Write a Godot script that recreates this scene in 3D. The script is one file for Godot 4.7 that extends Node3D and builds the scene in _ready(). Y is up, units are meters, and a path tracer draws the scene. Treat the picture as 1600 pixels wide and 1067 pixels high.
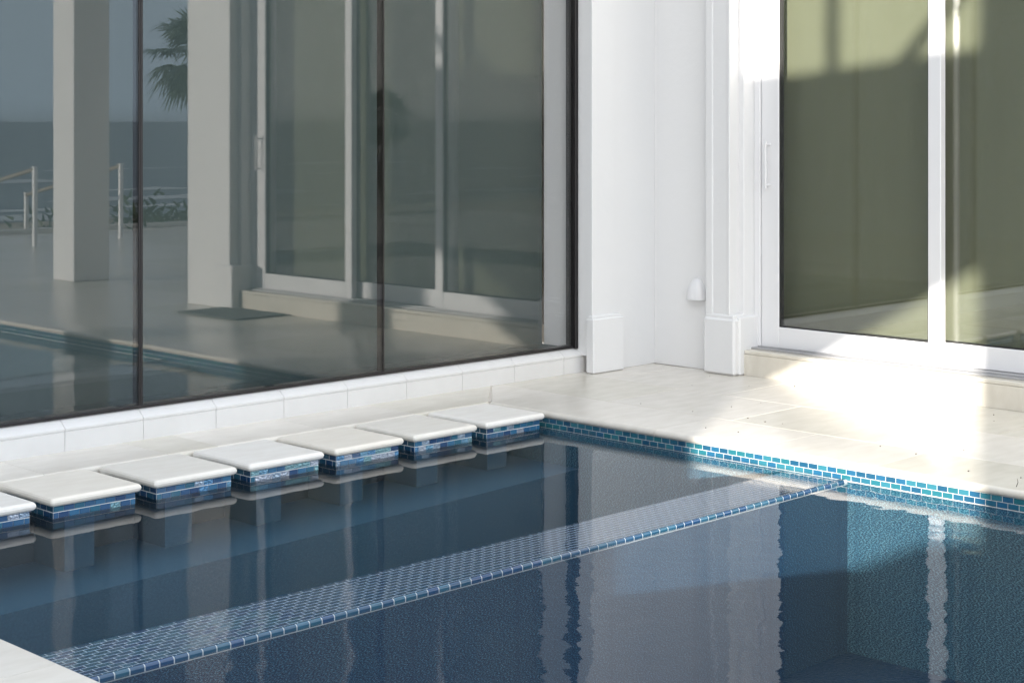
extends Node3D

var M := {}
var taken := {}
var rng := RandomNumberGenerator.new()
const ZG := -6.93        # plane of the window wall
const XD := 8.2          # plane of the sliding doors
const WU := -0.0795       # water level, upper pool
const WL := -0.089       # water level, lower pool
const XW := 6.345        # tiled pool wall below the coping
const SUN_EL := 6

# ---------------------------------------------------------------- helpers
func numbered(called: String) -> String:
	if not taken.has(called):
		taken[called] = 0
		return called
	taken[called] += 1
	return "%s_%03d" % [called, taken[called]]

func thing(called: String, label: String, category: String, at := Vector3.ZERO, group := "") -> Node3D:
	var o := Node3D.new()
	o.name = numbered(called)
	add_child(o)
	o.position = at
	o.set_meta("label", label)
	o.set_meta("category", category)
	if group:
		o.set_meta("group", group)
	return o

func structure(called: String) -> Node3D:
	var o := Node3D.new()
	o.name = numbered(called)
	add_child(o)
	o.set_meta("kind", "structure")
	return o

# geometry in world coordinates, committed as one named mesh under a thing or a part
func obj(called: String, st: SurfaceTool, m: Material, parent: Node = self) -> MeshInstance3D:
	var o := MeshInstance3D.new()
	o.mesh = st.commit()
	o.material_override = m
	return put(o, called, parent)

func put(o: MeshInstance3D, called: String, parent: Node) -> MeshInstance3D:
	var base := Vector3.ZERO
	var p: Node = parent
	while p != self:
		base += (p as Node3D).position
		p = p.get_parent()
	o.position -= base
	if parent == self:
		o.name = numbered(called)
	else:
		var key := str(parent.get_instance_id()) + called
		var n: int = taken.get(key, 0)
		taken[key] = n + 1
		o.name = called if n == 0 else "%s_%03d" % [called, n]
	parent.add_child(o)
	return o

# one of many alike pieces: a shared mesh at a place of its own
func piece(called: String, mesh: Mesh, m: Material, parent: Node, t: Transform3D) -> MeshInstance3D:
	var o := MeshInstance3D.new()
	o.mesh = mesh
	o.material_override = m
	o.transform = t
	return put(o, called, parent)

func mb() -> SurfaceTool:
	var st := SurfaceTool.new()
	st.begin(Mesh.PRIMITIVE_TRIANGLES)
	return st

func tri(st: SurfaceTool, a: Vector3, b: Vector3, c: Vector3, na: Vector3, nb: Vector3, nc: Vector3) -> void:
	if (c - a).cross(b - a).dot(na + nb + nc) < 0.0:
		var t := b; b = c; c = t
		t = nb; nb = nc; nc = t
	st.set_normal(na); st.add_vertex(a)
	st.set_normal(nb); st.add_vertex(b)
	st.set_normal(nc); st.add_vertex(c)

func quad(st: SurfaceTool, a: Vector3, b: Vector3, c: Vector3, d: Vector3, n: Vector3) -> void:
	tri(st, a, b, c, n, n, n)
	tri(st, a, c, d, n, n, n)

# box with chamfered edges, given by two corners
func box(st: SurfaceTool, p: Vector3, q: Vector3, e := 0.002) -> void:
	var lo := Vector3(minf(p.x, q.x), minf(p.y, q.y), minf(p.z, q.z))
	var hi := Vector3(maxf(p.x, q.x), maxf(p.y, q.y), maxf(p.z, q.z))
	var c := (lo + hi) / 2.0
	var h := (hi - lo) / 2.0
	e = minf(e, 0.45 * minf(h.x, minf(h.y, h.z)))
	for ax in 3:
		var u := (ax + 1) % 3
		var v := (ax + 2) % 3
		for s in [-1.0, 1.0]:
			var n := Vector3.ZERO
			n[ax] = s
			var k: Array[Vector3] = []
			for w in [[-1, -1], [1, -1], [1, 1], [-1, 1]]:
				var x := Vector3.ZERO
				x[ax] = s * h[ax]
				x[u] = w[0] * (h[u] - e)
				x[v] = w[1] * (h[v] - e)
				k.append(c + x)
			quad(st, k[0], k[1], k[2], k[3], n)
			for t in [-1.0, 1.0]:   # edges shared by face (ax, s) and face (u, t)
				var m := Vector3.ZERO
				m[ax] = s; m[u] = t
				var r: Array[Vector3] = []
				for w in [[0, -1], [0, 1], [1, 1], [1, -1]]:
					var x := Vector3.ZERO
					x[ax] = s * (h[ax] - e * w[0])
					x[u] = t * (h[u] - e * (1 - w[0]))
					x[v] = w[1] * (h[v] - e)
					r.append(c + x)
				quad(st, r[0], r[1], r[2], r[3], m.normalized())
	for sx in [-1.0, 1.0]:
		for sy in [-1.0, 1.0]:
			for sz in [-1.0, 1.0]:
				var n := Vector3(sx, sy, sz)
				var i := n * h
				var d := n.normalized()
				tri(st, c + i - Vector3(0, sy, sz) * e, c + i - Vector3(sx, 0, sz) * e, c + i - Vector3(sx, sy, 0) * e, d, d, d)

# a profile in (U, V) drawn out along W from o
func extrude(st: SurfaceTool, prof: PackedVector2Array, o: Vector3, U: Vector3, V: Vector3, W: Vector3, length: float) -> void:
	var n := prof.size()
	var area := 0.0
	for i in n:
		area += prof[i].cross(prof[(i + 1) % n])
	var en: Array[Vector2] = []
	for i in n:
		var e := (prof[(i + 1) % n] - prof[i]).normalized()
		en.append(Vector2(e.y, -e.x) * signf(area))
	for i in n:
		var j := (i + 1) % n
		var a := en[i]
		var b := en[i]
		if en[i].dot(en[(i + n - 1) % n]) > 0.75:
			a = (en[i] + en[(i + n - 1) % n]).normalized()
		if en[i].dot(en[j]) > 0.75:
			b = (en[i] + en[j]).normalized()
		var p0 := o + U * prof[i].x + V * prof[i].y
		var p1 := o + U * prof[j].x + V * prof[j].y
		var na := U * a.x + V * a.y
		var nb := U * b.x + V * b.y
		tri(st, p0, p1, p1 + W * length, na, nb, nb)
		tri(st, p0, p1 + W * length, p0 + W * length, na, nb, na)
	var idx := Geometry2D.triangulate_polygon(prof)
	for k in range(0, idx.size(), 3):
		for s in 2:
			var off := W * (length * s)
			var nn := W * (1.0 if s else -1.0)
			tri(st, o + off + U * prof[idx[k]].x + V * prof[idx[k]].y, o + off + U * prof[idx[k + 1]].x + V * prof[idx[k + 1]].y, o + off + U * prof[idx[k + 2]].x + V * prof[idx[k + 2]].y, nn, nn, nn)

# slab of paving with a bullnose front: u = 0 at the nose, depth back from it
func bullnose(depth: float, t: float, e := 0.0015) -> PackedVector2Array:
	var r := t / 2.0
	var p := PackedVector2Array()
	p.append(Vector2(depth, -e))
	p.append(Vector2(depth - e, 0))
	for k in 9:
		var a := PI / 2 + PI * k / 8.0
		p.append(Vector2(r + r * cos(a), -r + r * sin(a)))
	p.append(Vector2(depth, -t))
	return p

# rounded rectangle rings lofted upwards: rings of [half x, half z, y, corner radius]
func loft(st: SurfaceTool, c: Vector3, rings: Array, seg := 4) -> void:
	var all := []
	for r in rings:
		var ring: Array[Vector3] = []
		for q in 4:
			var sx: float = [1, -1, -1, 1][q]
			var sz: float = [1, 1, -1, -1][q]
			for k in seg + 1:
				var a := PI / 2 * (q + float(k) / seg)
				ring.append(c + Vector3(sx * (r[0] - r[3]) + r[3] * cos(a), r[2], sz * (r[1] - r[3]) + r[3] * sin(a)))
		all.append(ring)
	var n: int = all[0].size()
	for i in all.size() - 1:
		for k in n:
			var j := (k + 1) % n
			var a: Vector3 = all[i][k]
			var b: Vector3 = all[i][j]
			var d: Vector3 = all[i + 1][k]
			var e: Vector3 = all[i + 1][j]
			var nrm := (b - a).cross(d - a)
			if nrm.length() < 1e-12:
				nrm = (b - e).cross(d - e)
			nrm = nrm.normalized()
			var out := ((a + b) / 2.0 - c)
			out.y = 0
			if nrm.dot(out) < 0 and absf(nrm.y) < 0.999:
				nrm = -nrm
			quad(st, a, b, e, d, nrm)
	for s in [0, all.size() - 1]:
		var mid := c + Vector3(0, rings[s][2], 0)
		var up := Vector3.DOWN if s == 0 else Vector3.UP
		for k in n:
			tri(st, mid, all[s][k], all[s][(k + 1) % n], up, up, up)

func tube(st: SurfaceTool, pts: Array, r: Array, sides := 8) -> void:
	var rings := []
	for i in pts.size():
		var d: Vector3 = (pts[mini(i + 1, pts.size() - 1)] - pts[maxi(i - 1, 0)]).normalized()
		var u := d.cross(Vector3(0.31, 0.2, 0.93)).normalized()
		var v := d.cross(u)
		var ring := []
		for k in sides:
			var a := TAU * k / sides
			ring.append([pts[i] + (u * cos(a) + v * sin(a)) * r[i], u * cos(a) + v * sin(a)])
		rings.append(ring)
	for i in rings.size() - 1:
		for k in sides:
			var j := (k + 1) % sides
			tri(st, rings[i][k][0], rings[i][j][0], rings[i + 1][j][0], rings[i][k][1], rings[i][j][1], rings[i + 1][j][1])
			tri(st, rings[i][k][0], rings[i + 1][j][0], rings[i + 1][k][0], rings[i][k][1], rings[i + 1][j][1], rings[i + 1][k][1])
	for s in [0, rings.size() - 1]:
		var nn: Vector3 = (pts[0] - pts[1]).normalized() if s == 0 else (pts[-1] - pts[-2]).normalized()
		for k in sides:
			tri(st, pts[s], rings[s][k][0], rings[s][(k + 1) % sides][0], nn, nn, nn)

func noise_tex(freq: float, kind: int, lo: Color, hi: Color, octaves := 4, sz := 512, sd := 1, from := 0.0, to := 1.0) -> NoiseTexture2D:
	var f := FastNoiseLite.new()
	f.noise_type = kind
	f.frequency = freq
	f.fractal_octaves = octaves
	f.seed = sd
	var g := Gradient.new()
	g.set_color(0, lo)
	g.set_color(1, hi)
	g.set_offset(0, from)
	g.set_offset(1, to)
	var t := NoiseTexture2D.new()
	t.width = sz
	t.height = sz
	t.seamless = true
	t.noise = f
	t.color_ramp = g
	return t

func lin(r: float, g: float, b: float, a := 1.0) -> Color:
	var c := Color(r, g, b).linear_to_srgb()
	c.a = a
	return c

func mat(called: String, c: Color, rough := 0.5, metal := 0.0, spec := 0.5) -> StandardMaterial3D:
	var m := StandardMaterial3D.new()
	m.resource_name = called
	m.albedo_color = c
	m.roughness = rough
	m.metallic = metal
	m.metallic_specular = spec
	return m

func textured(m: StandardMaterial3D, t: Texture2D, scale: Vector3) -> StandardMaterial3D:
	m.albedo_texture = t
	m.uv1_triplanar = true
	m.uv1_world_triplanar = true
	m.uv1_scale = scale
	return m

func relief(m: StandardMaterial3D, t: Texture2D, cm: float, scale: Vector3) -> StandardMaterial3D:
	m.heightmap_enabled = true
	m.heightmap_texture = t
	m.heightmap_scale = cm
	m.uv1_triplanar = true
	m.uv1_world_triplanar = true
	m.uv1_scale = scale
	return m

func pane_mat(called: String, spec := 0.5) -> StandardMaterial3D:
	var m := mat(called, Color(1, 1, 1, 0.0), 0.0, 0.0, spec)
	m.transparency = BaseMaterial3D.TRANSPARENCY_ALPHA
	return m

# ---------------------------------------------------------------- the scene
func _ready() -> void:
	rng.seed = 7
	var cam := Camera3D.new()
	cam.name = "camera"
	add_child(cam)
	cam.position = Vector3(0, 1.5, 0)
	cam.rotation.y = -PI / 4
	cam.projection = Camera3D.PROJECTION_FRUSTUM
	cam.near = 0.1
	cam.far = 60000.0
	cam.keep_aspect = Camera3D.KEEP_HEIGHT
	cam.size = 0.1 * 1067.0 / 2650.0
	cam.frustum_offset = Vector2(0, -0.1 * (533.5 - 190.0) / 2650.0)
	cam.current = true

	var env := Environment.new()
	env.background_mode = Environment.BG_SKY
	var sm := ProceduralSkyMaterial.new()
	sm.sky_top_color = lin(0.465, 0.505, 0.57)
	sm.sky_horizon_color = lin(0.38, 0.475, 0.575)
	sm.sky_curve = 0.25
	sm.ground_bottom_color = lin(0.10, 0.11, 0.12)
	sm.ground_horizon_color = lin(0.20, 0.22, 0.25)
	sm.sun_angle_max = 50.0
	sm.sun_curve = 1.0
	env.sky = Sky.new()
	env.sky.sky_material = sm
	env.tonemap_mode = Environment.TONE_MAPPER_LINEAR
	env.tonemap_exposure = 3.5
	env.sdfgi_enabled = true
	env.ssao_enabled = true
	env.ssil_enabled = true
	var we := WorldEnvironment.new()
	we.name = "world_environment"
	we.environment = env
	add_child(we)

	var sun := DirectionalLight3D.new()
	sun.name = "sun"
	sun.light_energy = 1.1
	sun.light_color = Color(1.0, 0.972, 0.93)
	sun.light_angular_distance = 0.5
	sun.shadow_enabled = true
	add_child(sun)
	var el := deg_to_rad(SUN_EL)
	sun.look_at_from_position(Vector3.ZERO, Vector3(0.869 * cos(el), -sin(el), -0.495 * cos(el)), Vector3.UP)

	materials()
	build_ground()
	build_pool()
	build_paving()
	build_house()
	build_window_wall()
	build_doors()
	build_stepping_stones()
	build_divider()
	build_small_things()
	build_background()

func materials() -> void:
	M.white = mat("white_paint", lin(0.735, 0.735, 0.735), 0.5)
	relief(M.white, noise_tex(0.02, FastNoiseLite.TYPE_SIMPLEX_SMOOTH, Color.BLACK, Color.WHITE, 3), 0.05, Vector3(1.7, 1.7, 1.7))
	M.frame = mat("white_frame_coating", lin(0.74, 0.74, 0.75), 0.28)
	M.alu = mat("grey_anodised_aluminium", lin(0.42, 0.42, 0.43), 0.4, 0.4)
	M.bronze = mat("dark_bronze_frame", lin(0.014, 0.012, 0.013), 0.35, 0.2)
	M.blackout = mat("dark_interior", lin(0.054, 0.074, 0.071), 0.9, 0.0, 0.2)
	M.seal = mat("black_seal", lin(0.02, 0.02, 0.02), 0.6)
	M.steel = mat("brushed_steel", lin(0.62, 0.61, 0.59), 0.28, 1.0)
	M.grout = mat("pale_grout", lin(0.66, 0.67, 0.67), 0.8)
	M.wet_grout = mat("wet_grout", lin(0.42, 0.46, 0.48), 0.6)
	M.joint = mat("pale_paving_joint", lin(0.62, 0.58, 0.52), 0.9)
	M.pane = pane_mat("clear_glass")
	M.water = pane_mat("water_surface", 0.42)
	var stone := noise_tex(0.006, FastNoiseLite.TYPE_SIMPLEX_SMOOTH, lin(0.68, 0.635, 0.565), lin(0.775, 0.735, 0.67), 5, 1024, 3)
	var pale := noise_tex(0.006, FastNoiseLite.TYPE_SIMPLEX_SMOOTH, lin(0.78, 0.745, 0.69), lin(0.86, 0.835, 0.79), 6, 1024, 5)
	M.stones = []
	for k in 4:
		var tint: float = [1.0, 0.95, 0.985, 0.968][k]
		var s := mat("cream_limestone", Color(minf(tint, 1), minf(tint, 1), minf(tint, 1) * (0.985 if k == 1 else 1.0)), 0.26)
		textured(s, stone, Vector3(0.6, 0.9, 1.7))
		s.uv1_offset = Vector3(0.31 * k, 0.17 * k, 0.23 * k)
		M.stones.append(s)
	M.pale_stone = textured(mat("pale_limestone", Color.WHITE, 0.45), pale, Vector3(0.8, 2.2, 2.4))
	relief(M.pale_stone, noise_tex(0.12, FastNoiseLite.TYPE_SIMPLEX, Color.BLACK, Color.WHITE, 3, 512, 41), 0.05, Vector3(0.8, 2.2, 2.4))
	M.pales = []
	for k in 3:
		var ps: StandardMaterial3D = M.pale_stone.duplicate()
		ps.albedo_color = [Color(1, 1, 1), Color(0.972, 0.967, 0.955), Color(0.99, 0.978, 0.955)][k]
		ps.uv1_offset = Vector3(0.37 * k, 0.0, 0.21 * k)
		M.pales.append(ps)
	M.plinth_stone = textured(mat("white_limestone", Color(1, 1, 1), 0.5), noise_tex(0.01, FastNoiseLite.TYPE_SIMPLEX_SMOOTH, lin(0.675, 0.665, 0.65), lin(0.715, 0.705, 0.69), 4, 512, 9), Vector3(1, 1, 1))
	# glass mosaic, several tones
	M.tiles = []
	for c in [[0.018, 0.10, 0.165], [0.022, 0.12, 0.175], [0.02, 0.13, 0.165], [0.014, 0.075, 0.14], [0.03, 0.15, 0.20], [0.018, 0.10, 0.19]]:
		M.tiles.append(mat("blue_glass_tile", lin(c[0], c[1], c[2]), 0.1, 0.0, 0.6))
	M.blues = []
	for c in [[0.02, 0.085, 0.20], [0.024, 0.105, 0.22], [0.018, 0.12, 0.20], [0.012, 0.055, 0.15], [0.03, 0.14, 0.27]]:
		M.blues.append(mat("bright_blue_glass_tile", lin(c[0], c[1], c[2]), 0.1, 0.0, 0.7))
	M.deep = []
	for c in [[0.012, 0.055, 0.115], [0.014, 0.066, 0.12], [0.010, 0.048, 0.12], [0.016, 0.078, 0.13], [0.022, 0.09, 0.15]]:
		M.deep.append(mat("deep_blue_glass_tile", lin(c[0], c[1], c[2]), 0.1, 0.0, 0.6))
	M.iris = []
	for c in [[0.30, 0.40, 0.52], [0.16, 0.34, 0.50], [0.40, 0.46, 0.56], [0.10, 0.26, 0.46], [0.20, 0.38, 0.44]]:
		var m := mat("iridescent_glass_tile", lin(c[0], c[1], c[2]), 0.12, 0.55, 0.6)
		relief(m, noise_tex(0.03, FastNoiseLite.TYPE_SIMPLEX_SMOOTH, Color.BLACK, Color.WHITE, 2, 256, 4), 0.25, Vector3(9, 9, 9))
		M.iris.append(m)
	# pool plaster with pebbles
	var pebble := noise_tex(0.045, FastNoiseLite.TYPE_CELLULAR, Color.BLACK, Color.WHITE, 2, 512, 2)
	var plaster := noise_tex(0.05, FastNoiseLite.TYPE_SIMPLEX, lin(0.001, 0.020, 0.05), lin(0.004, 0.045, 0.10), 3, 512, 6)
	M.plaster = textured(mat("blue_pebble_plaster", Color.WHITE, 0.55), plaster, Vector3(2.2, 2.2, 2.2))
	relief(M.plaster, pebble, 0.8, Vector3(2.2, 2.2, 2.2))
	M.lining = textured(mat("teal_pebble_lining", Color.WHITE, 0.55), noise_tex(0.07, FastNoiseLite.TYPE_SIMPLEX, lin(0.002, 0.030, 0.072), lin(0.30, 0.56, 0.61), 4, 512, 31, 0.38, 1.0), Vector3(1.8, 6.0, 1.8))
	M.lining_dark = textured(mat("navy_pebble_lining", Color.WHITE, 0.55), noise_tex(0.07, FastNoiseLite.TYPE_SIMPLEX, lin(0.001, 0.015, 0.048), lin(0.115, 0.28, 0.36), 4, 512, 33, 0.42, 1.0), Vector3(2.0, 6.5, 2.0))
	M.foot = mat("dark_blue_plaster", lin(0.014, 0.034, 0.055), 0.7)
	M.bench = textured(mat("teal_pebble_plaster", Color.WHITE, 0.6), noise_tex(0.06, FastNoiseLite.TYPE_SIMPLEX, lin(0.008, 0.052, 0.10), lin(0.022, 0.088, 0.145), 4, 512, 8), Vector3(2.0, 2.0, 2.0))
	M.blind = textured(mat("olive_roller_blind", Color.WHITE, 0.9, 0.0, 0.2), noise_tex(0.01, FastNoiseLite.TYPE_SIMPLEX_SMOOTH, lin(0.136, 0.147, 0.096), lin(0.143, 0.155, 0.102), 3, 256, 12), Vector3(2.0, 0.12, 2.0))
	M.mat = textured(mat("grey_rubber_mat", Color.WHITE, 0.9), noise_tex(0.2, FastNoiseLite.TYPE_SIMPLEX, lin(0.14, 0.15, 0.14), lin(0.19, 0.20, 0.185), 2, 256, 13), Vector3(4, 4, 4))
	M.sand = textured(mat("beach_sand", Color.WHITE, 0.95), noise_tex(0.02, FastNoiseLite.TYPE_SIMPLEX_SMOOTH, lin(0.30, 0.25, 0.19), lin(0.40, 0.35, 0.27), 4, 512, 14), Vector3(0.2, 0.2, 0.2))
	M.sea = relief(mat("sea_water", lin(0.022, 0.045, 0.065), 0.3, 0.0, 0.4), noise_tex(0.02, FastNoiseLite.TYPE_SIMPLEX_SMOOTH, Color.BLACK, Color.WHITE, 4, 512, 15), 25.0, Vector3(0.02, 0.02, 0.05))
	M.foam = mat("sea_foam", lin(0.75, 0.76, 0.76), 0.9)
	M.trunk = textured(mat("palm_bark", Color.WHITE, 0.95), noise_tex(0.05, FastNoiseLite.TYPE_SIMPLEX, lin(0.06, 0.05, 0.04), lin(0.12, 0.10, 0.08), 3, 256, 16), Vector3(2, 5, 2))
	M.frond = mat("palm_leaf", lin(0.035, 0.055, 0.03), 0.6)
	M.frond.backlight_enabled = true
	M.frond.backlight = lin(0.05, 0.07, 0.02)
	M.shrub = mat("dune_leaf", lin(0.055, 0.085, 0.03), 0.6)
	M.wood = textured(mat("weathered_handrail", Color.WHITE, 0.7), noise_tex(0.04, FastNoiseLite.TYPE_SIMPLEX, lin(0.20, 0.175, 0.14), lin(0.28, 0.25, 0.21), 3, 256, 17), Vector3(1, 6, 6))

# ---------------------------------------------------------------- ground, beach, sea
func build_ground() -> void:
	var st := mb()
	box(st, Vector3(-40, -2.7, -40), Vector3(60, -2.5, 34), 0.0)
	var g := obj("ground", st, M.sand)
	g.set_meta("kind", "structure")
	st = mb()   # beach sloping into the sea
	var pr := PackedVector2Array([Vector2(0, -2.45), Vector2(45, -4.4), Vector2(45, -5), Vector2(0, -5)])
	extrude(st, pr, Vector3(-500, 0, 33.9), Vector3(0, 0, 1), Vector3.UP, Vector3.RIGHT, 1000)
	obj("beach", st, M.sand).set_meta("kind", "structure")
	st = mb()
	quad(st, Vector3(-40000, -4.1, 45), Vector3(40000, -4.1, 45), Vector3(40000, -4.1, 40000), Vector3(-40000, -4.1, 40000), Vector3.UP)
	obj("sea", st, M.sea).set_meta("kind", "structure")
	var f := FastNoiseLite.new()
	f.frequency = 0.03
	for row in [[74.0, 1.1], [82.0, 0.7], [92.0, 1.3], [106.0, 1.0], [128.0, 1.2], [160.0, 1.4]]:
		var fm := mb()
		var last := []
		for k in 161:
			var x := -160.0 + k * 2.0
			var n := f.get_noise_2d(x * 1.3, row[0] * 7.0)
			var w: float = row[1] * clampf(0.25 + n * 2.4, 0.0, 1.2)
			var z: float = row[0] + 4.0 * f.get_noise_2d(x * 0.5, row[0])
			var cur := [Vector3(x, -4.08, z - w), Vector3(x, -4.08 + 0.28 * minf(w, 1), z), Vector3(x, -4.08, z + w * 1.5)]
			if last:
				for q in 2:
					quad(fm, last[q], cur[q], cur[q + 1], last[q + 1], Vector3(0, 0.8, -0.6 if q == 0 else 0.6).normalized())
			last = cur
		var o := obj("breaking_wave", fm, M.foam)
		o.set_meta("kind", "stuff")

# ---------------------------------------------------------------- pool basin and water
func build_pool() -> void:
	var pool := structure("swimming_pool")
	var st := mb()   # lower pool floor and its sides
	box(st, Vector3(2.2, -1.1, -4.27), Vector3(6.6, -0.84, 2.2), 0)
	obj("pool_floor", st, M.plaster, pool)
	st = mb()
	box(st, Vector3(2.2, -0.8, -6.9), Vector3(6.6, -0.62, -4.56), 0)
	obj("pool_floor", st, M.plaster, pool)
	st = mb()   # bench along the window wall, its top falling a little to the left
	var a := Vector3(2.3, -0.375, -5.86)
	var b := Vector3(6.4, -0.265, -5.86)
	var up := Vector3(-0.027, 1, 0).normalized()
	quad(st, a, b, b + Vector3(0, 0, -0.7), a + Vector3(0, 0, -0.7), up)
	quad(st, a, b, Vector3(6.4, -0.7, -5.86), Vector3(2.3, -0.7, -5.86), Vector3(0, 0, 1))
	obj("pool_bench", st, M.bench, pool)
	st = mb()
	box(st, Vector3(XW + 0.001, -0.62, -6.6), Vector3(XW + 0.2, -0.036, 2.1), 0)
	obj("pool_wall", st, M.grout, pool)
	st = mb()
	box(st, Vector3(2.25, -0.7, -6.52), Vector3(6.5, -0.037, -6.44), 0)
	box(st, Vector3(2.2, -0.7, -6.6), Vector3(2.43, -0.037, 2.1), 0)
	box(st, Vector3(2.2, -0.7, 2.0), Vector3(6.5, -0.037, 2.2), 0)
	obj("pool_wall", st, M.grout, pool)
	st = mb()   # plaster lining below the tile band
	box(st, Vector3(XW - 0.004, -0.9, -6.44), Vector3(XW + 0.05, -0.0895, 2.0), 0)
	box(st, Vector3(2.4, -0.62, -6.44), Vector3(2.434, -0.139, 2.0), 0)
	obj("pool_lining", st, M.lining, pool)
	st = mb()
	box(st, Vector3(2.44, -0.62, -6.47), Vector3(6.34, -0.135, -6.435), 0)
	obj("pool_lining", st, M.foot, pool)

	# waterline tiles on the right-hand wall, facing -x: two rows above the water and one below
	var tm := tile_mesh(0.0478, 0.0229, 0.0025)
	var bas := Basis(Vector3(0, 0, 1), Vector3(0, 1, 0), Vector3(-1, 0, 0))
	var band: Node3D = pool.get_node("pool_wall")
	for row in 2:
		var z := -6.4 + (0.025 if row % 2 else 0.0)
		while z < -1.9:
			if row < 2 or z < -3.0:
				piece("tile", tm, pick(M.tiles), band, Transform3D(bas, Vector3(XW, -0.0487 - 0.0255 * row, z)))
			z += 0.0505

	# the two sheets of water: the left one almost still, the right one rippled
	water_sheet("pool_water", 2.436, XW - 0.0005, -6.44, -4.262, WU, 0.03, [[2.2, 0.00045], [9.0, 0.00006]], 11)
	water_sheet("pool_water", 2.436, XW - 0.0005, -4.235, 2.0, WL, 0.022, [[3.5, 0.00055], [10.0, 0.00030]], 23)

func pick(a: Array) -> Material:
	return a[rng.randi() % a.size()]

func water_sheet(called: String, x0: float, x1: float, z0: float, z1: float, y: float, step: float, waves: Array, sd: int) -> void:
	var fs := []
	for w in waves:
		var f := FastNoiseLite.new()
		f.noise_type = FastNoiseLite.TYPE_SIMPLEX_SMOOTH
		f.seed = sd + fs.size()
		f.frequency = w[0]
		f.fractal_octaves = 2
		fs.append(f)
	var nx := int((x1 - x0) / step)
	var nz := int((z1 - z0) / step)
	var h := func(x: float, z: float) -> float:
		var s := 0.0
		for k in fs.size():
			s += waves[k][1] * fs[k].get_noise_2d(x, z)
		return s
	var v := PackedVector3Array()
	var n := PackedVector3Array()
	var idx := PackedInt32Array()
	for j in nz + 1:
		for i in nx + 1:
			var x := lerpf(x0, x1, float(i) / nx)
			var z := lerpf(z0, z1, float(j) / nz)
			var c: float = h.call(x, z)
			var e := 0.006
			v.append(Vector3(x, y + c, z))
			n.append(Vector3(-(h.call(x + e, z) - h.call(x - e, z)) / (2 * e), 1.0, -(h.call(x, z + e) - h.call(x, z - e)) / (2 * e)).normalized())
			if i < nx and j < nz:
				var q := j * (nx + 1) + i
				idx.append_array([q, q + 1, q + nx + 2, q, q + nx + 2, q + nx + 1])
	var arr := []
	arr.resize(Mesh.ARRAY_MAX)
	arr[Mesh.ARRAY_VERTEX] = v
	arr[Mesh.ARRAY_NORMAL] = n
	arr[Mesh.ARRAY_INDEX] = idx
	var m := ArrayMesh.new()
	m.add_surface_from_arrays(Mesh.PRIMITIVE_TRIANGLES, arr)
	var o := MeshInstance3D.new()
	o.mesh = m
	o.material_override = M.water
	put(o, called, self).set_meta("kind", "structure")

# glass mosaic tile lying in XY, its face towards +Z, edges rounded off
func tile_mesh(w: float, h: float, d: float) -> Mesh:
	var st := mb()
	var e := minf(0.0022, d * 0.8)
	var f: Array[Vector3] = [Vector3(-w / 2 + e, -h / 2 + e, d), Vector3(w / 2 - e, -h / 2 + e, d), Vector3(w / 2 - e, h / 2 - e, d), Vector3(-w / 2 + e, h / 2 - e, d)]
	var g: Array[Vector3] = [Vector3(-w / 2, -h / 2, d - e), Vector3(w / 2, -h / 2, d - e), Vector3(w / 2, h / 2, d - e), Vector3(-w / 2, h / 2, d - e)]
	quad(st, f[0], f[1], f[2], f[3], Vector3(0, 0, 1))
	for k in 4:
		var j := (k + 1) % 4
		var o := ((g[k] + g[j]) / 2.0)
		o.z = 0
		o = o.normalized()
		quad(st, f[k], f[j], g[j], g[k], (o + Vector3(0, 0, 1)).normalized())
		quad(st, g[k], g[j], g[j] - Vector3(0, 0, d), g[k] - Vector3(0, 0, d), o)
	return st.commit()

# ---------------------------------------------------------------- paving and copings
func slab(parent: Node, x0: float, x1: float, z0: float, z1: float, m: Material, called := "paving_slab", y := 0.0) -> void:
	var st := mb()
	var j := 0.0019
	box(st, Vector3(x0 + j, y - 0.035, z0 + j), Vector3(x1 - j, y, z1 - j), 0.0012)
	obj(called, st, m, parent)

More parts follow.
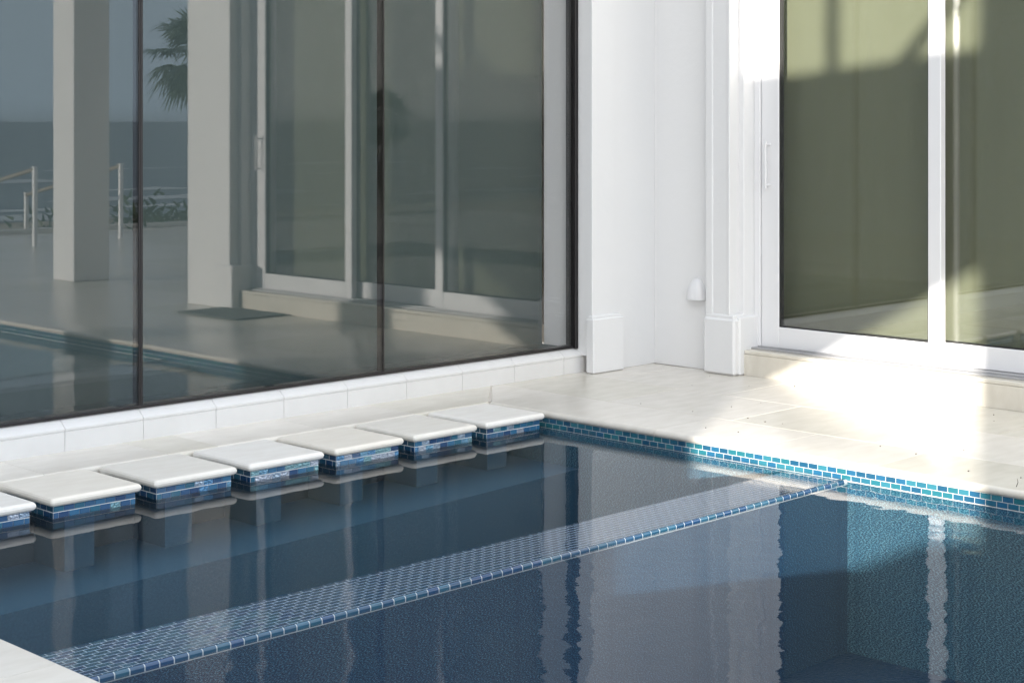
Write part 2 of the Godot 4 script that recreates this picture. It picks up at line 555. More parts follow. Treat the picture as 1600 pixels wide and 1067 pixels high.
func build_paving() -> void:
	var deck := structure("pool_terrace")
	var st := mb()   # mortar bed that shows in the joints
	box(st, Vector3(6.45, -0.3, -7.4), Vector3(14.5, -0.003, 6.8), 0)
	box(st, Vector3(-3.4, -0.3, -7.0), Vector3(2.3, -0.0031, 7.0), 0)
	box(st, Vector3(2.2, -0.3, 2.1), Vector3(6.5, -0.0032, 6.9), 0)
	box(st, Vector3(2.2, -0.3, -7.0), Vector3(6.5, -0.0033, -6.53), 0)
	obj("mortar_bed", st, M.joint, deck)
	# terrace between the pool and the doors
	for row in [[6.80, 7.40, 0.0], [7.40, 8.06, 0.31]]:
		var z: float = -6.90 + row[2]
		if row[2] > 0:
			slab(deck, row[0], row[1], -6.9, z, M.stones[3])
		while z < -2.0:
			var z1 := minf(z + 0.83, -2.05)
			slab(deck, row[0], row[1] + (0.02 if row[0] > 7 else 0.0), z, z1, pick(M.stones))
			z += 0.83
	var x := 6.80
	var n := 0
	while x < 14.0:
		var z := -2.05
		if x > 6.9:
			z += -0.4 * (n % 2)
		if x < 8.0:
			z = -2.05
		while z < 6.2:
			slab(deck, x, x + 0.8, maxf(z, -2.05), z + 0.8, pick(M.stones))
			z += 0.8
		x += 0.8
		n += 1
	# near terrace on the left
	for row in [[1.15, 1.79], [1.79, 2.43 - 0.44]]:
		pass
	for i in 7:
		slab(deck, 1.38, 1.98, -6.9 + 0.61 * i, -6.29 + 0.61 * i, M.stones[i % 4])
	# copings with a bullnose
	var cop := structure("pool_coping")
	var zs := [-6.5, -5.35, -4.72, -4.1, -3.05, -2.4, -1.75, -1.1, -0.45, 0.2, 0.85, 1.5, 2.1]
	for i in zs.size() - 1:
		st = mb()
		extrude(st, bullnose(0.468, 0.036), Vector3(6.33, 0, zs[i] + 0.001), Vector3(1, 0, 0), Vector3.UP, Vector3(0, 0, 1), zs[i + 1] - zs[i] - 0.002)
		if i == 0:
			extrude(st, PackedVector2Array([Vector2(6.348, -6.499), Vector2(6.798, -6.499), Vector2(6.798, -6.89), Vector2(6.728, -6.89)]), Vector3(0, -0.036, 0), Vector3(1, 0, 0), Vector3(0, 0, 1), Vector3.UP, 0.036)
		obj("coping_stone", st, M.stones[[2, 0, 2, 1][i % 4]], cop)
	var xs := [2.44, 2.95, 3.69, 4.31, 4.58, 5.2, 5.8, 6.33]
	for i in xs.size() - 1:
		st = mb()
		extrude(st, bullnose(0.392, 0.036), Vector3(xs[i] + 0.001, 0.001, -6.5), Vector3(0, 0, -1), Vector3.UP, Vector3(1, 0, 0), xs[i + 1] - xs[i] - 0.002)
		if i == 6:
			extrude(st, PackedVector2Array([Vector2(6.331, -6.518), Vector2(6.722, -6.892), Vector2(6.331, -6.892)]), Vector3(0, -0.035, 0), Vector3(1, 0, 0), Vector3(0, 0, 1), Vector3.UP, 0.036)
		obj("coping_stone", st, M.stones[[1, 0, 3][i % 3]], cop)
	zs = [-6.9, -6.0, -5.4, -4.81, -4.205, -3.6, -3.0, -2.4, -1.8, -1.2, -0.6, 0.0, 0.6, 1.2, 2.1]
	for i in zs.size() - 1:
		st = mb()
		extrude(st, bullnose(0.45, 0.036), Vector3(2.44, 0, zs[i] + 0.001), Vector3(-1, 0, 0), Vector3.UP, Vector3(0, 0, 1), zs[i + 1] - zs[i] - 0.002)
		obj("coping_stone", st, M.stones[[2, 0, 1][i % 3]], cop)

# ---------------------------------------------------------------- the house
func build_house() -> void:
	var h := thing("house", "white painted house walls with stepped pilasters around the inner corner", "house", Vector3(8.08, 0, -6.82))
	var st := mb()
	box(st, Vector3(7.60, 0, -7.3), Vector3(8.5, 3.9, -6.825), 0.002)      # end of the wall beside the window
	obj("wall", st, M.white, h)
	st = mb()
	box(st, Vector3(8.08, 0, -6.826), Vector3(8.6, 3.9, -6.30), 0.002)
	obj("wall", st, M.white, h)
	# pilaster beside the window wall
	st = mb()
	box(st, Vector3(7.475, 0.1, -7.2), Vector3(7.672, 3.9, -6.800), 0.003)
	box(st, Vector3(7.64, 0.1, -7.2), Vector3(7.705, 3.9, -6.811), 0.004)
	var p := obj("pilaster", st, M.white, h)
	st = mb()
	box(st, Vector3(7.458, 0.002, -6.835), Vector3(7.735, 0.325, -6.772), 0.006)
	box(st, Vector3(7.467, 0.30, -6.83), Vector3(7.722, 0.345, -6.784), 0.008)
	obj("pilaster_base", st, M.white, p)
	# pilaster beside the doors: a ribbed front and two steps back to the door frame
	st = mb()
	box(st, Vector3(8.0, 0.1, -6.345), Vector3(8.4, 3.9, -6.178), 0.003)
	box(st, Vector3(7.992, 0.1, -6.353), Vector3(8.3, 3.9, -6.302), 0.004)
	box(st, Vector3(7.994, 0.1, -6.192), Vector3(8.05, 3.9, -6.174), 0.004)
	box(st, Vector3(8.09, 0.1, -6.19), Vector3(8.5, 3.9, -6.142), 0.004)
	p = obj("pilaster", st, M.white, h)
	st = mb()
	box(st, Vector3(7.978, 0.002, -6.362), Vector3(8.3, 0.335, -6.128), 0.012)
	box(st, Vector3(7.990, 0.31, -6.356), Vector3(8.3, 0.358, -6.140), 0.008)
	box(st, Vector3(8.02, 0.002, -6.2), Vector3(8.3, 0.345, -6.118), 0.008)
	obj("pilaster_base", st, M.white, p)
	# pier at the far end of the doors
	st = mb()
	box(st, Vector3(8.02, 0, -2.64), Vector3(8.6, 3.9, -2.05), 0.003)
	obj("wall", st, M.white, h)
	st = mb()
	box(st, Vector3(8.005, 0.1, -2.66), Vector3(8.45, 3.9, -2.48), 0.004)
	box(st, Vector3(8.09, 0.1, -2.70), Vector3(8.5, 3.9, -2.64), 0.004)
	p = obj("pilaster", st, M.white, h)
	st = mb()
	box(st, Vector3(7.985, 0.002, -2.72), Vector3(8.4, 0.35, -2.47), 0.01)
	obj("pilaster_base", st, M.white, p)
	# above the doors and above the window, and the body of the house behind
	st = mb()
	box(st, Vector3(8.1, 3.12, -6.16), Vector3(8.6, 3.9, -2.62), 0.003)
	box(st, Vector3(-3.0, 3.22, -7.3), Vector3(7.62, 3.9, -6.86), 0.003)
	obj("wall", st, M.white, h)
	st = mb()
	box(st, Vector3(-3.2, 3.9, -14), Vector3(16, 4.15, -6.6), 0.01)
	box(st, Vector3(7.8, 3.901, -6.62), Vector3(16, 4.149, -4.41), 0.01)
	box(st, Vector3(12.51, 3.902, -4.41), Vector3(16, 4.148, -1.9), 0.01)
	obj("roof", st, M.white, h)
	st = mb()
	box(st, Vector3(8.6, 0, -2.3), Vector3(16, 3.9, -2.06), 0)
	box(st, Vector3(15.8, 0, -14), Vector3(16, 3.899, -2.3), 0)
	box(st, Vector3(-3.2, 0, -14), Vector3(15.8, 3.898, -13.8), 0)
	obj("wall", st, M.white, h)
	st = mb()
	box(st, Vector3(8.3, 0.001, -13.8), Vector3(15.8, 0.12, -2.3), 0)
	obj("interior_floor", st, M.joint, h)

	# the other wing of the house, west of the pool: it keeps the evening sun off the window wall
	var w := thing("house_wing", "white house wing across the pool behind the viewer, seen only in reflection", "house", Vector3(-6, 0, -7))
	st = mb()
	box(st, Vector3(-9, -0.3, -14), Vector3(-3.0, 6.6, 0.2), 0.01)
	obj("wall", st, M.white, w)
	st = mb()
	box(st, Vector3(-9.3, 6.6, -14.3), Vector3(-2.9, 6.85, 0.15), 0.02)
	obj("roof", st, M.white, w)
	# stair passing between wing and column: solid stringer, parapet, rail above
	var s := thing("garden_stair", "white outdoor stair with solid sloping sides rising beside the house wing", "stair", Vector3(-3.1, 0, 1.0))
	st = mb()
	extrude(st, PackedVector2Array([Vector2(0.180, 1.064), Vector2(0.261, 1.124), Vector2(0.213, 1.217), Vector2(0.388, 1.324), Vector2(0.785, 1.524), Vector2(1.001, 1.654), Vector2(1.253, 1.794), Vector2(1.456, 1.916), Vector2(1.860, 2.156), Vector2(1.86, 3.296), Vector2(0.18, 3.131)]), Vector3(-3.16, 0, 0), Vector3(0, 0, 1), Vector3.UP, Vector3(1, 0, 0), 0.16)
	obj("upper_flight", st, M.white, s)
	st = mb()
	extrude(st, PackedVector2Array([Vector2(0.18, -0.2), Vector2(1.86, -0.2), Vector2(1.860, 0.929), Vector2(1.750, 0.899), Vector2(1.523, 0.846), Vector2(1.139, 0.652), Vector2(0.837, 0.586), Vector2(0.543, 0.472), Vector2(0.247, 0.399), Vector2(0.180, 0.369)]), Vector3(-3.16, 0, 0), Vector3(0, 0, 1), Vector3.UP, Vector3(1, 0, 0), 0.16)
	obj("lower_parapet", st, M.white, s)
	st = mb()
	box(st, Vector3(-3.11, 3.14, 0.78), Vector3(-3.05, 6.2, 0.84), 0.004)
	tube(st, [Vector3(-3.08, 3.19, 1.25), Vector3(-3.08, 3.79, 1.85)], [0.04, 0.04])
	obj("railing", st, M.white, s)
	# porch columns
	column("porch_column", Vector3(-3.0, 0, 2.03), 0.2, 6.4, "tall square white column standing behind the viewer beside the stair")
	st = mb()
	box(st, Vector3(7.0, 3.905, -4.4), Vector3(12.5, 4.145, 0.9), 0.01)
	obj("porch_roof", st, M.white, h)
	column("porch_column", Vector3(8.5, 0, 0.43), 0.19, 3.9, "freestanding square white column reflected in the left window pane")

func column(called: String, at: Vector3, r: float, top: float, label: String) -> void:
	var c := thing(called, label, "column", at, "square porch columns")
	var st := mb()
	box(st, at + Vector3(-r, 0.001, -r), at + Vector3(r, top, r), 0.006)
	obj("shaft", st, M.white, c)
	st = mb()
	box(st, at + Vector3(-r - 0.03, top - 0.2, -r - 0.03), at + Vector3(r + 0.03, top + 0.02, r + 0.03), 0.01)
	obj("capital", st, M.white, c)

func build_window_wall() -> void:
	# low stone wall that carries the window, block by block
	var pl := thing("low_wall", "low white limestone wall of square blocks under the big window", "wall", Vector3(3, 0, -6.9))
	var xs := []
	var x := 7.525
	xs.append(x)
	x = 7.322
	while x > -0.5:
		xs.append(x)
		x -= 0.414
	for i in xs.size() - 1:
		var st := mb()
		var prof := PackedVector2Array([Vector2(0, 0.0), Vector2(0, 0.088), Vector2(0.003, 0.090), Vector2(0.003, 0.093), Vector2(-0.002, 0.095), Vector2(-0.002, 0.104), Vector2(0.002, 0.108), Vector2(0.045, 0.142), Vector2(0.16, 0.142), Vector2(0.16, 0.0)])
		extrude(st, prof, Vector3(xs[i + 1] + 0.0012, 0.0005, -6.886), Vector3(0, 0, -1), Vector3.UP, Vector3(1, 0, 0), xs[i] - xs[i + 1] - 0.0024)
		obj("stone_block", st, M.plinth_stone, pl)
	var sb := mb()
	box(sb, Vector3(-3, 0, -7.3), Vector3(7.46, 0.139, -6.94), 0)
	obj("wall_core", sb, M.joint, pl)

	var ww := thing("window_wall", "tall dark framed window wall of large panes mirroring doors, column and sea", "window", Vector3(3, 0.14, ZG))
	var edges := [7.462, 5.953, 4.437, 2.93, 1.43, -0.07]
	for i in edges.size() - 1:
		var st := mb()
		box(st, Vector3(edges[i + 1] + 0.004, 0.15, ZG - 0.008), Vector3(edges[i] - 0.004, 3.2, ZG), 0)
		obj("glass_pane", st, M.pane, ww)
	for i in range(1, edges.size()):
		var st := mb()
		var half := 0.012 if i == 2 else 0.005
		box(st, Vector3(edges[i] - half, 0.15, ZG - 0.05), Vector3(edges[i] + half, 3.2, ZG + 0.003), 0.001)
		if i == 2:
			box(st, Vector3(edges[i] - 0.003, 0.15, ZG - 0.05), Vector3(edges[i] + 0.003, 3.2, ZG + 0.005), 0.001)
		obj("mullion", st, M.bronze, ww)
	var st2 := mb()
	box(st2, Vector3(7.447, 0.14, ZG - 0.06), Vector3(7.474, 3.22, ZG + 0.02), 0.002)
	obj("jamb", st2, M.bronze, ww)
	st2 = mb()
	box(st2, Vector3(-3, 0.143, ZG - 0.06), Vector3(7.446, 0.158, ZG + 0.008), 0.002)
	obj("bottom_rail", st2, M.bronze, ww)
	st2 = mb()
	box(st2, Vector3(-3, 3.19, ZG - 0.06), Vector3(7.446, 3.221, ZG + 0.008), 0.002)
	obj("top_rail", st2, M.bronze, ww)
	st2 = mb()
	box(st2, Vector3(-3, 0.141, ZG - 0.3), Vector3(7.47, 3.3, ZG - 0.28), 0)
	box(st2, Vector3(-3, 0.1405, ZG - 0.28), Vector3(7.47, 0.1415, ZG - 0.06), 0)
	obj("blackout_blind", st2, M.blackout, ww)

# ---------------------------------------------------------------- sliding doors
func build_doors() -> void:
	var s := thing("door_step", "long low cream stone step in front of the sliding doors", "step", Vector3(8.2, 0, -4.4))
	var st := mb()
	box(st, Vector3(8.061, 0.0, -6.12), Vector3(8.5, 0.126, -2.70), 0.002)
	obj("riser", st, M.stones[1], s)
	var z := -6.119
	while z < -2.75:
		st = mb()
		var z1 := minf(z + 1.14, -2.70)
		box(st, Vector3(8.0605, 0.127, z + 0.0007), Vector3(8.5, 0.150, z1 - 0.0007), 0.004)
		obj("tread_slab", st, M.stones[1], s)
		z += 1.14
	var f := thing("door_frame", "white fixed frame and floor track around the sliding doors", "door frame", Vector3(8.2, 0.15, -4.4))
	st = mb()
	box(st, Vector3(XD - 0.012, 0.1505, -6.142), Vector3(8.46, 3.12, -6.097), 0.003)
	box(st, Vector3(XD - 0.012, 0.1505, -2.743), Vector3(8.46, 3.12, -2.70), 0.003)
	obj("jamb", st, M.frame, f)
	st = mb()
	box(st, Vector3(XD - 0.07, 0.1502, -6.13), Vector3(8.46, 0.161, -2.72), 0.002)
	box(st, Vector3(XD - 0.035, 0.161, -6.096), Vector3(XD - 0.03, 0.170, -2.744), 0.001)
	obj("track", st, M.alu, f)
	st = mb()
	box(st, Vector3(XD - 0.012, 3.05, -6.096), Vector3(8.46, 3.121, -2.744), 0.003)
	obj("head", st, M.frame, f)
	sliding_panel(XD, -6.095, -4.888, 1, "white framed sliding glass door nearest the house corner, handle on its left")
	sliding_panel(XD + 0.075, -5.0, -3.84, 0, "middle glass door panel set back behind its neighbours, cut by the right picture edge")
	sliding_panel(XD, -3.952, -2.745, -1, "far sliding glass door with long handle, seen mirrored in the left window")
	var b := thing("roller_blind", "plain olive green blind drawn down behind the sliding doors", "blind", Vector3(8.5, 0.15, -4.4))
	st = mb()
	box(st, Vector3(8.40, 0.165, -6.09), Vector3(8.404, 3.1, -2.75), 0)
	obj("fabric", st, M.blind, b)
	st = mb()
	box(st, Vector3(8.392, 0.161, -6.09), Vector3(8.412, 0.185, -2.75), 0.003)
	obj("hem_bar", st, M.bronze, b)

func sliding_panel(x: float, z0: float, z1: float, handle: int, label: String) -> void:
	var p := thing("sliding_door", label, "sliding door", Vector3(x, 0.16, (z0 + z1) / 2), "")
	var t := 0.052
	var lw := 0.125 if handle == 1 else (0.065 if handle == 0 else 0.08)
	var rw := 0.125 if handle == -1 else (0.065 if handle == 0 else 0.08)
	var b := 0.286
	var st := mb()
	box(st, Vector3(x, 0.162, z0), Vector3(x + t, 3.045, z0 + lw), 0.004)
	obj("stile", st, M.frame, p)
	st = mb()
	box(st, Vector3(x, 0.162, z1 - rw), Vector3(x + t, 3.045, z1), 0.004)
	obj("stile", st, M.frame, p)
	st = mb()
	box(st, Vector3(x + 0.0005, 0.1625, z0 + lw + 0.0005), Vector3(x + t - 0.0005, b, z1 - rw - 0.0005), 0.004)
	obj("bottom_rail", st, M.frame, p)
	st = mb()
	box(st, Vector3(x + 0.0005, 2.95, z0 + lw + 0.0005), Vector3(x + t - 0.0005, 3.044, z1 - rw - 0.0005), 0.004)
	obj("top_rail", st, M.frame, p)
	st = mb()   # black seal round the glass
	for s in [[z0 + lw, z0 + lw + 0.006], [z1 - rw - 0.006, z1 - rw]]:
		box(st, Vector3(x + 0.008, b, s[0]), Vector3(x + t - 0.008, 2.95, s[1]), 0)
	box(st, Vector3(x + 0.0085, b, z0 + lw + 0.006), Vector3(x + t - 0.0085, b + 0.006, z1 - rw - 0.006), 0)
	obj("seal", st, M.seal, p)
	for k in 2:
		st = mb()
		box(st, Vector3(x + 0.013 + 0.012 * k, b + 0.002, z0 + lw + 0.002), Vector3(x + 0.018 + 0.012 * k, 2.949, z1 - rw - 0.002), 0)
		obj("glass_pane" if k == 0 else "inner_glass_pane", st, M.pane, p)
	if handle:
		var hz := z0 + 0.062 if handle == 1 else z1 - 0.062
		st = mb()
		tube(st, [Vector3(x - 0.045, 1.105, hz), Vector3(x - 0.045, 1.385, hz)], [0.008, 0.008], 10)
		for y in [1.125, 1.365]:
			tube(st, [Vector3(x - 0.045, y, hz), Vector3(x + 0.002, y, hz)], [0.006, 0.006], 8)
		obj("handle", st, M.frame, p)
	if handle == 0:
		st = mb()
		tube(st, [Vector3(x - 0.0015, 0.212, z0 + 0.265), Vector3(x + 0.004, 0.212, z0 + 0.265)], [0.004, 0.004], 8)
		obj("weep_hole", st, M.seal, p)

# ---------------------------------------------------------------- stepping stones
func build_stepping_stones() -> void:
	var labels := [
		"square cream stepping stone nearest the house corner, tucked against the right-hand coping",
		"second stepping stone from the house corner, pale shiny tiles on its front",
		"third stepping stone from the house corner, its front tiles the most silvery",
		"fourth stepping stone from the house corner, in the middle of the row",
		"fifth stepping stone from the house corner, second whole one from the left picture edge",
		"sixth stepping stone from the house corner, first whole one from the left picture edge",
		"seventh stepping stone, cut off by the left edge of the picture",
	]
	var tf := tile_mesh(0.0464, 0.0222, 0.0025)
	for i in 7:
		var cx := 6.083 - 0.482 * i
		var cz := -6.272
		var hx := 0.211
		var hz := 0.222
		var t := thing("stepping_stone", labels[i], "stepping stone", Vector3(cx, WU, cz), "row of stepping stones along the window wall")
		var st := mb()
		var rings := []
		for k in 7:
			var a := -PI / 2 + PI * k / 6.0
			rings.append([hx - 0.016 + 0.016 * cos(a), hz - 0.016 + 0.016 * cos(a), -0.016 + 0.0175 * sin(a) , 0.012])
		loft(st, Vector3(cx, 0, cz), rings)
		obj("stone_slab", st, M.pales[i % 3], t)
		st = mb()
		var px := hx - 0.022
		var pz := hz - 0.022
		box(st, Vector3(cx - px, -0.0835, cz - pz), Vector3(cx + px, -0.031, cz + pz), 0)
		obj("pedestal", st, M.grout, t)
		st = mb()
		box(st, Vector3(cx - px + 0.12, -0.5, cz - pz), Vector3(cx + px - 0.12, -0.083, cz + pz - 0.12), 0)
		obj("pedestal_foot", st, M.bench, t)
		for row in 2:
			var n := 8
			var pitch := px * 2 / n
			for k in n + (1 if row % 2 else 0):
				var u := -px + pitch * (k + (0.0 if row % 2 else 0.5))
				var sc := 1.0
				if row % 2 and k == 0:
					u += pitch * 0.25; sc = 0.47
				elif row % 2 and k == n:
					u -= pitch * 0.25; sc = 0.47
				var y := -0.0465 - 0.0255 * row
				var share: float = [0.05, 0.6, 0.8, 0.75, 0.35, 0.12, 0.1][i]
				if rng.randf() < share * 1.0 and row < 4:
					piece("tile", tf, pick(M.iris), t, Transform3D(Basis.from_scale(Vector3(sc, 1, 1)), Vector3(cx + u, y, cz + pz)))
				else:
					piece("tile", tf, pick(M.blues), t, Transform3D(Basis.from_scale(Vector3(sc, 1, 1)), Vector3(cx + u, y, cz + pz)))
				piece("tile", tf, pick(M.deep), t, Transform3D(Basis(Vector3(0, 0, 1) * sc, Vector3(0, 1, 0), Vector3(-1, 0, 0)), Vector3(cx - px, y, cz + u * pz / px)))

# ---------------------------------------------------------------- tiled divider between the two pools
func build_divider() -> void:
	var zf := -4.248
	var zb := -4.572
	var top := -0.0915
	var d := thing("pool_divider", "long tiled overflow wall dividing the upper pool from the lower pool", "pool wall", Vector3(4.4, -0.1, -4.4))
	var st := mb()
	var body := PackedVector2Array([Vector2(zb, -0.12), Vector2(zb, top), Vector2(zf - 0.021, top)])
	for k in 6:   # the grout bead under the rounded edge tiles
		var a := PI / 2 - PI / 2 * k / 5.0
		body.append(Vector2(zf - 0.007 + 0.0102 * cos(a), top + 0.003 + 0.0087 * sin(a)))
	body.append(Vector2(zf + 0.0032, top - 0.010))
	body.append(Vector2(zf, top - 0.010))
	body.append(Vector2(zf, -0.12))
	extrude(st, body, Vector3(2.43, 0, 0), Vector3(0, 0, 1), Vector3.UP, Vector3(1, 0, 0), XW - 2.43)
	obj("core", st, M.wet_grout, d)
	st = mb()
	box(st, Vector3(2.43, -1.0, zb + 0.002), Vector3(XW - 0.001, -0.104, zf + 0.003), 0.002)
	obj("plaster_face", st, M.lining_dark, d)
	var tm := tile_mesh(0.0468, 0.0217, 0.0008)
	var flat := Basis(Vector3(1, 0, 0), Vector3(0, 0, -1), Vector3(0, 1, 0))
	var rest := mb()
	var count := 0
	var edge := edge_tile(0.0462)
	var cols := 77
	for k in cols:
		var x := 2.455 + 0.0505 * k
		if x > XW - 0.02:
			break
		piece("edge_tile", edge, pick(M.deep), d, Transform3D(Basis.IDENTITY, Vector3(x, top, zf)))
		for row in 12:
			var z := zf - 0.0345 - 0.0255 * row
			var t := Transform3D(flat, Vector3(x + (0.02525 if row % 2 else 0.0) - 0.0126, top, z))
			if count < 222:
				piece("tile", tm, pick(M.deep), d, t)
				count += 1
			else:
				rest.append_from(tm, 0, t)
	# the remaining tiles, too small to tell apart, joined: alternate tones through a fine texture
	var rm := textured(mat("blue_glass_tile", Color.WHITE, 0.1, 0.0, 0.6), noise_tex(0.12, FastNoiseLite.TYPE_CELLULAR, lin(0.012, 0.05, 0.115), lin(0.018, 0.08, 0.14), 1, 512, 19), Vector3(1.5, 1.5, 3.0))
	obj("tile_field", rest, rm, d).set_meta("kind", "stuff")

func edge_tile(w: float) -> Mesh:
	var st := mb()
	var p := PackedVector2Array([Vector2(-0.021, 0.004)])
	for k in 6:
		var a := PI / 2 - PI / 2 * k / 5.0
		p.append(Vector2(-0.007 + 0.011 * cos(a), 0.003 + 0.0095 * sin(a)))
	p.append(Vector2(0.004, -0.008))
	p.append(Vector2(-0.021, -0.008))
	extrude(st, p, Vector3(-w / 2, 0, 0), Vector3(0, 0, 1), Vector3.UP, Vector3(1, 0, 0), w)
	return st.commit()

# ---------------------------------------------------------------- small things
func build_small_things() -> void:
	# dome shaped step light on the corner wall, its flat open side down
	var l := thing("wall_light", "small white half dome light on the wall just left of the door pilaster", "wall light", Vector3(8.08, 0.42, -6.49))
	var st := mb()
	var c := Vector3(8.081, 0.421, -6.485)
	var n := 12
	for i in 8:
		for k in n:
			var p := []
			for q in [[i, k], [i + 1, k], [i + 1, k + 1], [i, k + 1]]:
				var th: float = PI / 2 * q[0] / 8.0
				var ph: float = PI * q[1] / n
				var d := Vector3(-sin(ph) * cos(th), sin(th), -cos(ph) * cos(th))
				p.append([c + d * Vector3(0.06, 0.132, 0.072), (d / Vector3(0.06, 0.132, 0.072)).normalized()])
			tri(st, p[0][0], p[1][0], p[2][0], p[0][1], p[1][1], p[2][1])
			tri(st, p[0][0], p[2][0], p[3][0], p[0][1], p[2][1], p[3][1])
	for k in n:
		var a := PI * k / n
		var b := PI * (k + 1) / n
		tri(st, c, c + Vector3(-sin(a) * 0.06, 0, -cos(a) * 0.072), c + Vector3(-sin(b) * 0.06, 0, -cos(b) * 0.072), Vector3.DOWN, Vector3.DOWN, Vector3.DOWN)
	obj("shade", st, M.frame, l)
	st = mb()
	box(st, Vector3(8.072, 0.414, -6.54), Vector3(8.081, 0.419, -6.43), 0.001)
	obj("wall_plate", st, M.frame, l)
	var m := thing("door_mat", "flat grey mat on the terrace before the far door, seen mirrored", "mat", Vector3(7.78, 0, -2.98))
	st = mb()
	box(st, Vector3(7.55, 0.001, -3.36), Vector3(8.03, 0.014, -2.6), 0.004)
	obj("mat_body", st, M.mat, m)
	# a few bits of leaf and grit lying on the terrace
	st = mb()
	tube(st, [Vector3(6.375, 0.004, -3.45), Vector3(6.382, 0.022, -3.446), Vector3(6.386, 0.036, -3.452)], [0.0018, 0.0014, 0.0006], 5)
	var tw := obj("twig", st, M.trunk)
	tw.set_meta("label", "tiny dry twig sticking up on the coping near the right picture edge")
	tw.set_meta("category", "twig")
	st = mb()
	for k in 26:
		var gp := Vector3(rng.randf_range(6.45, 8.0), 0.0003, rng.randf_range(-6.5, -3.2))
		var gs := rng.randf_range(0.0015, 0.004)
		box(st, gp - Vector3(gs, 0, gs * 0.7), gp + Vector3(gs, gs, gs * 0.7), gs * 0.4)
	obj("grit", st, M.trunk).set_meta("kind", "stuff")

# ---------------------------------------------------------------- what the glass mirrors
func palm(at: Vector3, top: float, r: float, sd: int, label: String) -> void:
	var t := thing("palm_tree", label, "palm tree", at, "sabal palms by the beach")
	var g := RandomNumberGenerator.new()
	g.seed = sd
	var st := mb()
	var head := Vector3(at.x, top, at.z)
	var pts := []
	var rad := []
	for k in 7:
		pts.append(at.lerp(head, k / 6.0) + Vector3(0.12 * sin(k * 1.1 + sd), 0, 0.1 * cos(k * 0.9 + sd)) * (1.0 if k < 6 else 0.0))
		rad.append(lerpf(0.17, 0.13, k / 6.0))
	tube(st, pts, rad, 10)
	obj("trunk", st, M.trunk, t)
	st = mb()
	for i in 34:
		var yaw := TAU * i * 0.382 + g.randf() * 0.4
		var pitch := lerpf(1.35, -0.95, pow(i / 33.0, 0.8)) + g.randf_range(-0.15, 0.15)
		var dir := Vector3(cos(yaw) * cos(pitch), sin(pitch), sin(yaw) * cos(pitch))
		var hub: Vector3 = head + dir * r * g.randf_range(0.42, 0.55)
		var side := dir.cross(Vector3.UP).normalized()
		var nrm := side.cross(dir).normalized()
		tri(st, head, hub + side * 0.02, hub - side * 0.02, nrm, nrm, nrm)
		for k in 23:
			var a := lerpf(-1.9, 1.9, k / 22.0)
			var ld := (dir * cos(a) + side * sin(a)).normalized()
			var len := r * 0.52 * (0.75 + 0.25 * cos(a)) * g.randf_range(0.9, 1.1)
			var w := ld.cross(nrm) * r * 0.022
			var mid := hub + ld * len * 0.6 + nrm * r * 0.02
			var tip := hub + ld * len + Vector3(0, -len * g.randf_range(0.1, 0.45), 0)
			tri(st, hub, mid + w, mid - w, nrm, nrm, nrm)
			tri(st, mid + w, mid - w, tip, nrm, nrm, nrm)
	obj("crown", st, M.frond, t)

func shrub(at: Vector3, r: float, hgt: float, sd: int, label: String) -> void:
	var t := thing("dune_shrub", label, "shrub", at, "shrubs at the terrace edge")
	var g := RandomNumberGenerator.new()
	g.seed = sd
	var st := mb()
	for i in 420:
		var p := Vector3(g.randfn() * r * 0.45, absf(g.randfn()) * hgt * 0.4, g.randfn() * r * 0.45)
		var d := Vector3(g.randf_range(-1, 1), g.randf_range(0.1, 1), g.randf_range(-1, 1)).normalized()
		var s := d.cross(Vector3(g.randf(), g.randf(), 1)).normalized()
		var q := at + p
		var nn := d.cross(s).normalized()
		tri(st, q - s * 0.03, q + s * 0.03, q + d * 0.16, nn, nn, nn)
	obj("foliage", st, M.shrub, t)
	st = mb()
	for i in 6:
		var a := TAU * i / 6.0
		tube(st, [at, at + Vector3(cos(a) * r * 0.3, hgt * 0.5, sin(a) * r * 0.3)], [0.012, 0.006], 5)
	obj("stem", st, M.trunk, t)

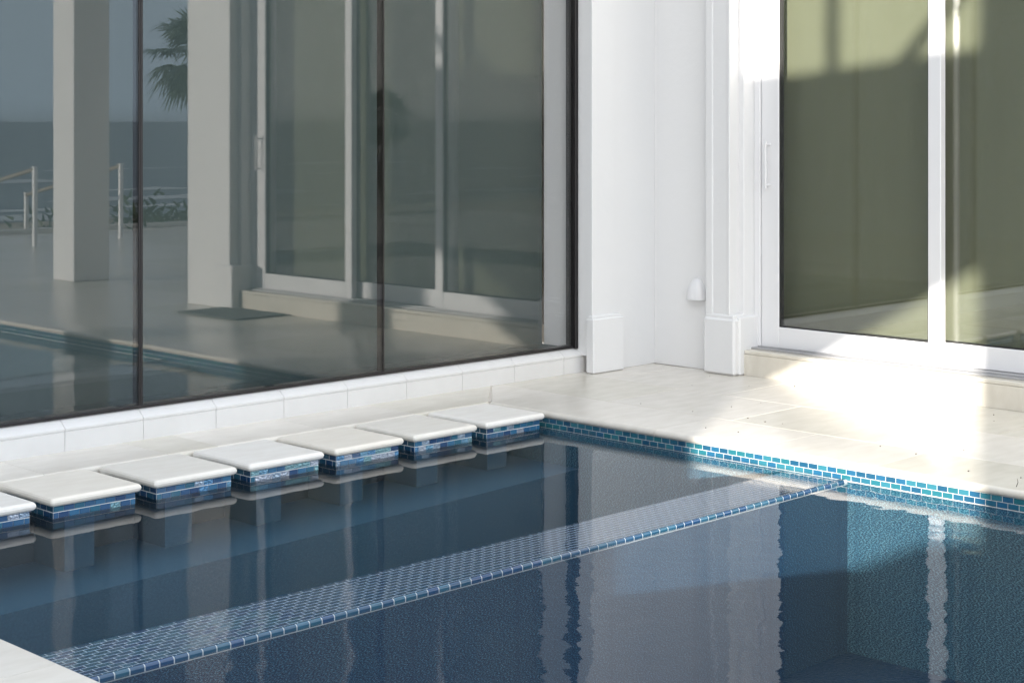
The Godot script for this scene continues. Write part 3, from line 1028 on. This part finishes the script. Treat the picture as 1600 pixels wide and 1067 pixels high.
func railing(at: Vector3, to: Vector3, label: String) -> void:
	var t := thing("stair_railing", label, "railing", at, "railings of the beach stair")
	for p in [at, to]:
		var st := mb()
		box(st, p + Vector3(-0.024, -0.3, -0.024), p + Vector3(0.024, 0.95, 0.024), 0.004)
		box(st, p + Vector3(-0.03, 0.95, -0.03), p + Vector3(0.03, 0.965, 0.03), 0.004)
		obj("post", st, M.white, t)
	var s2 := mb()
	tube(s2, [at + Vector3(0, 0.93, 0), to + Vector3(0, 0.93, 0)], [0.028, 0.028], 8)
	obj("handrail", s2, M.wood, t)

func build_background() -> void:
	palm(Vector3(26.25, -2.5, 24.15), 3.2, 1.8, 3, "fan palm mirrored in the left window beside the pale pier")
	palm(Vector3(-34.0, -2.5, 45.0), 1.6, 1.7, 5, "low fan palm whose crown shows faintly in the mirrored door glass")
	railing(Vector3(10.35, 0, 4.6), Vector3(10.4, -0.45, 7.2), "white posted railing running down to the beach, mirrored at the left edge")
	railing(Vector3(11.85, 0, 5.1), Vector3(11.9, -0.45, 7.6), "white posted railing beside the free column in the mirrored view")
	shrub(Vector3(13.6, -0.3, 7.3), 0.7, 0.7, 21, "green dune shrub at the terrace edge left of the mirrored pier")
	shrub(Vector3(14.6, -0.4, 7.6), 0.8, 0.6, 22, "low dune shrub next to the dark window mullion in the reflection")
	shrub(Vector3(12.4, -0.4, 7.9), 0.6, 0.5, 23, "small dune shrub at the far terrace edge behind the railing post")
	var k := structure("terrace_kerb")
	var st := mb()
	box(st, Vector3(-3, -0.3, 6.8), Vector3(14.6, 0.06, 6.98), 0.01)
	obj("kerb_stone", st, M.stones[3], k)
	# bank of sand below the terrace edge
	st = mb()
	extrude(st, PackedVector2Array([Vector2(6.95, -0.35), Vector2(9, -0.55), Vector2(20, -2.0), Vector2(34, -2.46), Vector2(34, -3), Vector2(6.95, -3)]), Vector3(-40, 0, 0), Vector3(0, 0, 1), Vector3.UP, Vector3(1, 0, 0), 100)
	obj("dune_bank", st, M.sand).set_meta("kind", "structure")
